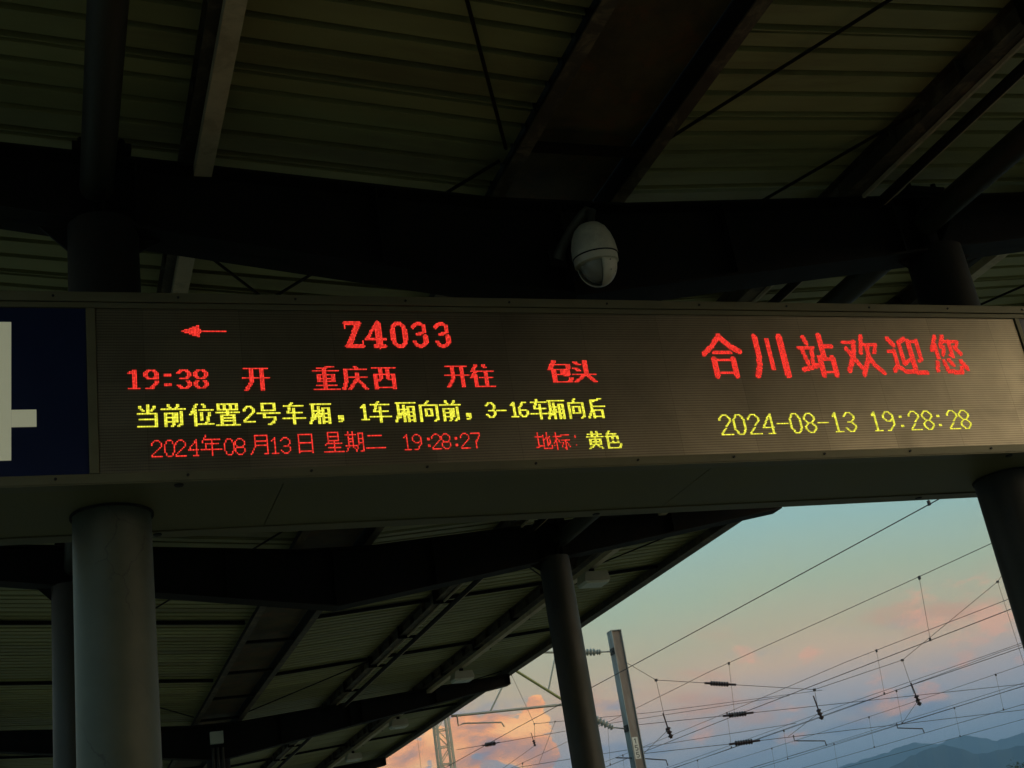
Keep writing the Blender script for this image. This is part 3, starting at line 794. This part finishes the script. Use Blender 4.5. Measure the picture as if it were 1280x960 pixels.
mb = MB(); lathe(mb, [(.141, -.001), (.141, -.007)], cx, cy, cz, 40, axis=ax); mb.build('seam_ring', M['gap'], sv, smooth=True)
mb = MB(); lathe(mb, [(.137, -.008), (.136, -.05), (.126, -.055)], cx, cy, cz, 40, axis=ax); mb.build('collar_ring', M['plastic'], sv, smooth=True)
# rotating head: a rounded shell open on one side with the lens drum inside
def shell(r, a0, a1, h0, n=28):
    V = []; F = []; NJ = 10
    for i in range(n + 1):
        a = radians(a0 + (a1 - a0) * i / n)
        for j in range(NJ + 1):
            p = pi / 2 * j / NJ
            rr_ = r * cos(p) if j else r; z = h0 - r * 1.18 * sin(p)
            v = ax @ Vector((rr_ * cos(a), rr_ * sin(a), z)); V.append(v + Vector((cx, cy, cz)))
    for i in range(n):
        for j in range(NJ): F.append((i * (NJ + 1) + j, i * (NJ + 1) + j + 1, (i + 1) * (NJ + 1) + j + 1, (i + 1) * (NJ + 1) + j))
    return MB().poly(V, F)
o = shell(.124, -100, 150, -.05).build('head_shell', M['plastic'], sv, smooth=True); o.modifiers.new('thickness', 'SOLIDIFY').thickness = .006
shell(.103, -180, 180, -.052, 40).build('lens_drum', M['lens'], sv, smooth=True)
for a, zz in ((-75, -.07), (-30, -.07), (-70, -.125), (-38, -.125)):
    v = ax @ Vector((.1255 * cos(radians(a)) * (1 if zz > -.1 else .83), .1255 * sin(radians(a)) * (1 if zz > -.1 else .83), zz)) + Vector((cx, cy, cz))
    MB().tube([v, v + (v - Vector((cx, cy, cz + zz))).normalized() * .003], .004, 8).build('screw', M['gap'], sv)

# ================================================================ overhead line: contact and messenger wires for six tracks
SP = [-30, 0 - .5, 29.5, 59.5, 89.5, 119.5, 149.5]
def sag(y, ys_, s):
    for a, b_ in zip(ys_, ys_[1:]):
        if a <= y <= b_:
            t_ = (y - a) / (b_ - a); return s * 4 * t_ * (1 - t_)
    return 0
desc = ['nearest to the canopy edge', 'second from the canopy, crossing the greenish upper sky', 'third from the canopy, crossing the peach clouds',
        'fourth from the canopy, low over the bright sky', 'fifth from the canopy, running down towards the hills', 'sixth and lowest, crossing in front of the hills']
for i, (x, zm, z_c, off, dys) in enumerate([(10.85, 5.75, 4.04, 0, None), (16.25, 4.83, 3.60, .15, None), (20.5, 4.72, 3.66, .1, None),
                                  (25.7, 4.56, 3.56, .1, None), (30.0, 4.76, 3.63, .1, None), (34.3, 4.76, 3.65, .1, None)]):
    e = empty('overhead_line', (x, 29.5, z_c), 'thin dark overhead line with droppers, ' + desc[i], 'overhead line', 'overhead contact lines over the tracks')
    yy = [-30 + 3 * k for k in range(61)]
    r = .0072
    MB().tube([(x + off, y, zm - sag(y, SP, .10) + (.10 if zm < 5 else .1)) for y in yy], r, 5).build('messenger_wire', M['wire'], e)
    MB().tube([(x, y, z_c - sag(y, SP, .03)) for y in yy], r * 1.1, 5).build('contact_wire', M['wire'], e)
    if i in (2, 3): MB().tube([(x - .22, y, z_c + .05 - sag(y, SP, .03)) for y in yy], r * .8, 5).build('contact_wire', M['wire'], e)
    y0_, step = [(13.1, 13), (20.7, 8.2), (28.5, 8.6), (35.2, 7.3), (35.5, 7.7), (43.5, 9.1)][i]
    y = y0_ - step * int((y0_ + 28) / step)
    while y < 148:
        zt = zm - sag(y, SP, .10) + .1; zb = z_c - sag(y, SP, .03)
        mb = MB().tube([(x + off, y, zt), (x, y, zb)], .0045, 5)
        mb.box(x + off - .012, x + off + .012, y - .03, y + .03, zt - .06, zt + .015)
        mb.box(x - .012, x + .012, y - .02, y + .02, zb - .015, zb + .05)
        mb.build('dropper', M['wire'], e)
        y += step

# ================================================================ mast 155 with its cantilever
def insul(mb, p, q, r, n):
    p = Vector(p); q = Vector(q); pts = []; rs = []
    for k in range(n * 4 + 1):
        pts.append(p.lerp(q, (k + (.35 if k % 4 == 1 else 0)) / (n * 4))); rs.append(r if k % 4 in (1, 2) else r * .5)
    mb.tube(pts, rs, 12)
MY = 29.5
ms = empty('catenary_mast', (13.66, MY, GZ), 'grey weathered steel catenary mast with number plate 155', 'mast')
mx0, mx1, my0, my1, mt = 13.52, 13.80, MY - .15, MY + .15, 6.08
mb = MB().box(mx0, mx0 + .016, my0, my1, GZ, mt); mb.box(mx1 - .016, mx1, my0, my1, GZ, mt)
mb.build('flange', M['galv'], ms)
MB().box(mx0 + .017, mx1 - .017, my0 + .05, my0 + .064, GZ, mt - .002).build('web', M['rustweb'], ms)
MB().box(mx0 - .004, mx1 + .004, my0 - .004, my1 + .004, mt + .001, mt + .02).build('cap_plate', M['galv'], ms)
MB().box(mx0 + .05, mx0 + .20, my0 + .036, my0 + .048, 2.90, 3.42).build('number_plate', M['plate'], ms)
def sglyph(mb, pts, x0, zt, w_, h_, th):
    P_ = [(x0 + a * w_, zt - b_ * h_) for a, b_ in pts]
    for (a, b_), (c, d) in zip(P_, P_[1:]): mb.beam((a, my0 + .034, b_), (c, my0 + .034, d), .004, th, up=(0, 1, 0) if False else (d - b_, 0, -(c - a)))
mb = MB()
one = [(.15, .22), (.55, 0), (.55, 1)]
five = [(.95, 0), (.12, 0), (.08, .45), (.55, .38), (.92, .58), (.90, .86), (.5, 1.0), (.05, .88)]
for k, g_ in enumerate((one, five, five)): sglyph(mb, g_, mx0 + .085, 3.385 - k * .165, .08, .12, .016)
mb.build('plate_numeral', M['ink'], ms)
cant = [('top_tube', [(12.38, MY, 5.654), (10.75, MY, 5.80)], .030, 'tube'),
        ('inclined_tube', [(12.44, MY, 4.158), (10.70, MY, 5.45), (10.45, MY, 5.70)], .034, 'olive'),
        ('registration_tube', [(12.05, MY, 4.40), (9.08, MY, 4.405)], .030, 'tube'),
        ('brace_tube', [(10.74, MY, 5.38), (10.06, MY, 4.42)], .020, 'tube'),
        ('brace_tube', [(11.98, MY, 5.66), (11.62, MY, 4.76)], .020, 'tube'),
        ('steady_arm', [(9.20, MY - .05, 4.40), (9.20, MY - .05, 4.16), (9.34, MY - .05, 4.20), (10.28, MY - .05, 4.13), (10.34, MY - .05, 4.02)], .018, 'tube')]
for nm, pts, r, mm in cant:
    MB().tube(pts, r, 10).build(nm, M[mm], ms, smooth=True)
for p, q in (((12.36, MY, 5.655), (13.26, MY, 5.59)), ((12.42, MY, 4.17), (13.22, MY, 3.67))):
    mb = MB(); insul(mb, Vector(p).lerp(Vector(q), 0), Vector(p).lerp(Vector(q), .78), .092, 8); insul(mb, Vector(p).lerp(Vector(q), .80), Vector(p).lerp(Vector(q), .93), .072, 2)
    mb.build('insulator', M['porc'], ms)
    MB().tube([Vector(p).lerp(Vector(q), .88), Vector(q) + Vector((.27, 0, -.01))], .018, 8).build('insulator_pin', M['galv'], ms)
    q = Vector(q); MB().box(13.50, 13.518, MY - .12, MY + .12, q.z - .09, q.z + .07).build('clamp', M['bolt'], ms)

# ================================================================ headspan cables across the yard
def headspan(name, Y, top, mid, low, label, drops, ins_, weights, arms, r=.0075, scale=1):
    e = empty(name, (20, Y, 4), label, 'headspan', 'headspan cables across the tracks')
    for nm, pts in (('head_cable', top), ('cross_cable', mid), ('cross_cable', low)):
        MB().tube([(x, Y, z) for x, z in pts], r, 5).build(nm, M['wire'], e)
    for (x0, z0), (x1, z1) in drops:
        mb = MB().tube([(x0, Y, z0), (x1, Y, z1)], r * .8, 5); mb.box(x0 - .028, x0 + .028, Y - .03, Y + .03, z0 - .035, z0 + .025); mb.build('drop_wire', M['wire'], e)
    for x, z, sl in ins_:
        mb = MB(); insul(mb, (x - .26, Y, z - .26 * sl), (x + .26, Y, z + .26 * sl), .068 * scale, 7)
        mb.tube([(x - .42, Y, z - .42 * sl), (x - .26, Y, z - .26 * sl)], .03, 6); mb.tube([(x + .26, Y, z + .26 * sl), (x + .46, Y, z + .46 * sl)], .03, 6)
        mb.build('insulator', M['ins'], e)
    for x, z in weights:
        mb = MB(); insul(mb, (x, Y, z), (x + .05, Y, z - .28), .07, 3); mb.tube([(x - .05, Y, z + .35), (x, Y, z)], .018, 6)
        mb.build('insulator', M['ins'], e)
    for pts in arms:
        MB().tube([(x, Y, z) for x, z in pts], .015, 8).build('steady_arm', M['wire'], e, smooth=True)
    return e
headspan('headspan', MY,
    [(13.66, 5.40), (14.573, 4.766), (19.098, 4.105), (22.073, 4.637), (26.037, 6.59), (27.3, 7.6), (30.5, 10.5)],
    [(13.66, 3.72), (16.676, 3.696), (22.2, 3.66), (28, 3.62), (36, 3.6)],
    [(13.66, 3.02), (16.687, 2.99), (22.2, 2.96), (28, 2.93), (36, 2.9)],
    'near headspan cable sagging from the numbered mast with three dark insulators',
    [((14.573, 4.766), (14.62, 3.62)), ((19.098, 4.105), (19.07, 3.62)), ((22.073, 4.637), (22.15, 3.70)), ((26.037, 6.59), (26.1, 3.6)),
     ((19.07, 3.5), (18.0, 3.0)), ((14.62, 3.5), (13.75, 2.95)), ((22.2, 3.5), (21.5, 2.95))],
    [(16.347, 4.507, -.14), (16.676, 3.696, 0), (16.687, 2.99, 0)],
    [(14.64, 3.58), (19.07, 3.60), (22.2, 3.66)],
    [[(18.157, 3.02), (18.148, 2.877), (19.045, 2.78), (19.06, 2.66)], [(21.361, 3.0), (21.353, 2.876), (22.129, 2.78), (22.15, 2.66)], [(13.1, 3.0), (13.75, 2.915), (14.43, 2.80), (14.45, 2.66)]])
headspan('headspan', 58.0,
    [(21.88, 7.9), (28, 7.82), (38, 8.0)],
    [(17.9, 7.12), (22.0, 7.32), (25, 7.5), (36, 7.9)],
    [(17.9, 5.9), (22.0, 6.05), (25, 6.15), (36, 6.5)],
    'far headspan cable starting at the lattice mast in front of the orange cloud',
    [((21.1, 10.3), (21.88, 7.9)), ((21.88, 7.9), (21.75, 6.9)), ((21.75, 6.9), (19.7, 5.9)), ((22.95, 7.9), (21.8, 6.05))],
    [(19.55, 7.2, .05)], [(21.70, 7.15)], [], r=.012, scale=1.6)

# ================================================================ lattice mast
lm = empty('lattice_mast', (17.9, 60, GZ), 'pale lattice steel mast rising in front of the orange cloud', 'mast')
hw = .36; zt = 12.6
def lx(z, s): return 17.9 + s * hw * (1 - .012 * (z - GZ))
for sx in (-1, 1):
    for sy in (-1, 1):
        MB().beam((lx(GZ, sx), 60 + sy * .30, GZ), (lx(zt, sx), 60 + sy * .26, zt), .11, .11, up=(0, 1, 0)).build('leg', M['lattice'], lm)
z = GZ; k = 0
while z < zt - .8:
    for sy in (-1, 1):
        a = sy * .30
        MB().beam((lx(z, -1), 60 + a, z), (lx(z, 1), 60 + a, z), .06, .05).build('cross_bar', M['lattice'], lm)
        s = -1 if k % 2 else 1
        MB().beam((lx(z, -s), 60 + a * 1.05, z + .03), (lx(z + .8, s), 60 + a * 1.05, z + .77), .05, .04).build('diagonal', M['lattice'], lm)
    z += .8; k += 1

# ================================================================ haze
hz = MB().box(-11500, 11500, -11500, 11500, GZ - 1.3, 395).build('haze', M['gap'])
hm = bpy.data.materials.new('thin_evening_haze'); hm.use_nodes = True
nt = hm.node_tree; nt.nodes.clear()
o_ = nt.nodes.new('ShaderNodeOutputMaterial'); pv = nt.nodes.new('ShaderNodeVolumePrincipled')
pv.inputs['Density'].default_value = .00028; pv.inputs['Color'].default_value = (.40, .68, 1.0, 1); pv.inputs['Anisotropy'].default_value = 0
nt.links.new(pv.outputs[0], o_.inputs['Volume'])
hz.data.materials[0] = hm
tag(hz, kind='stuff')
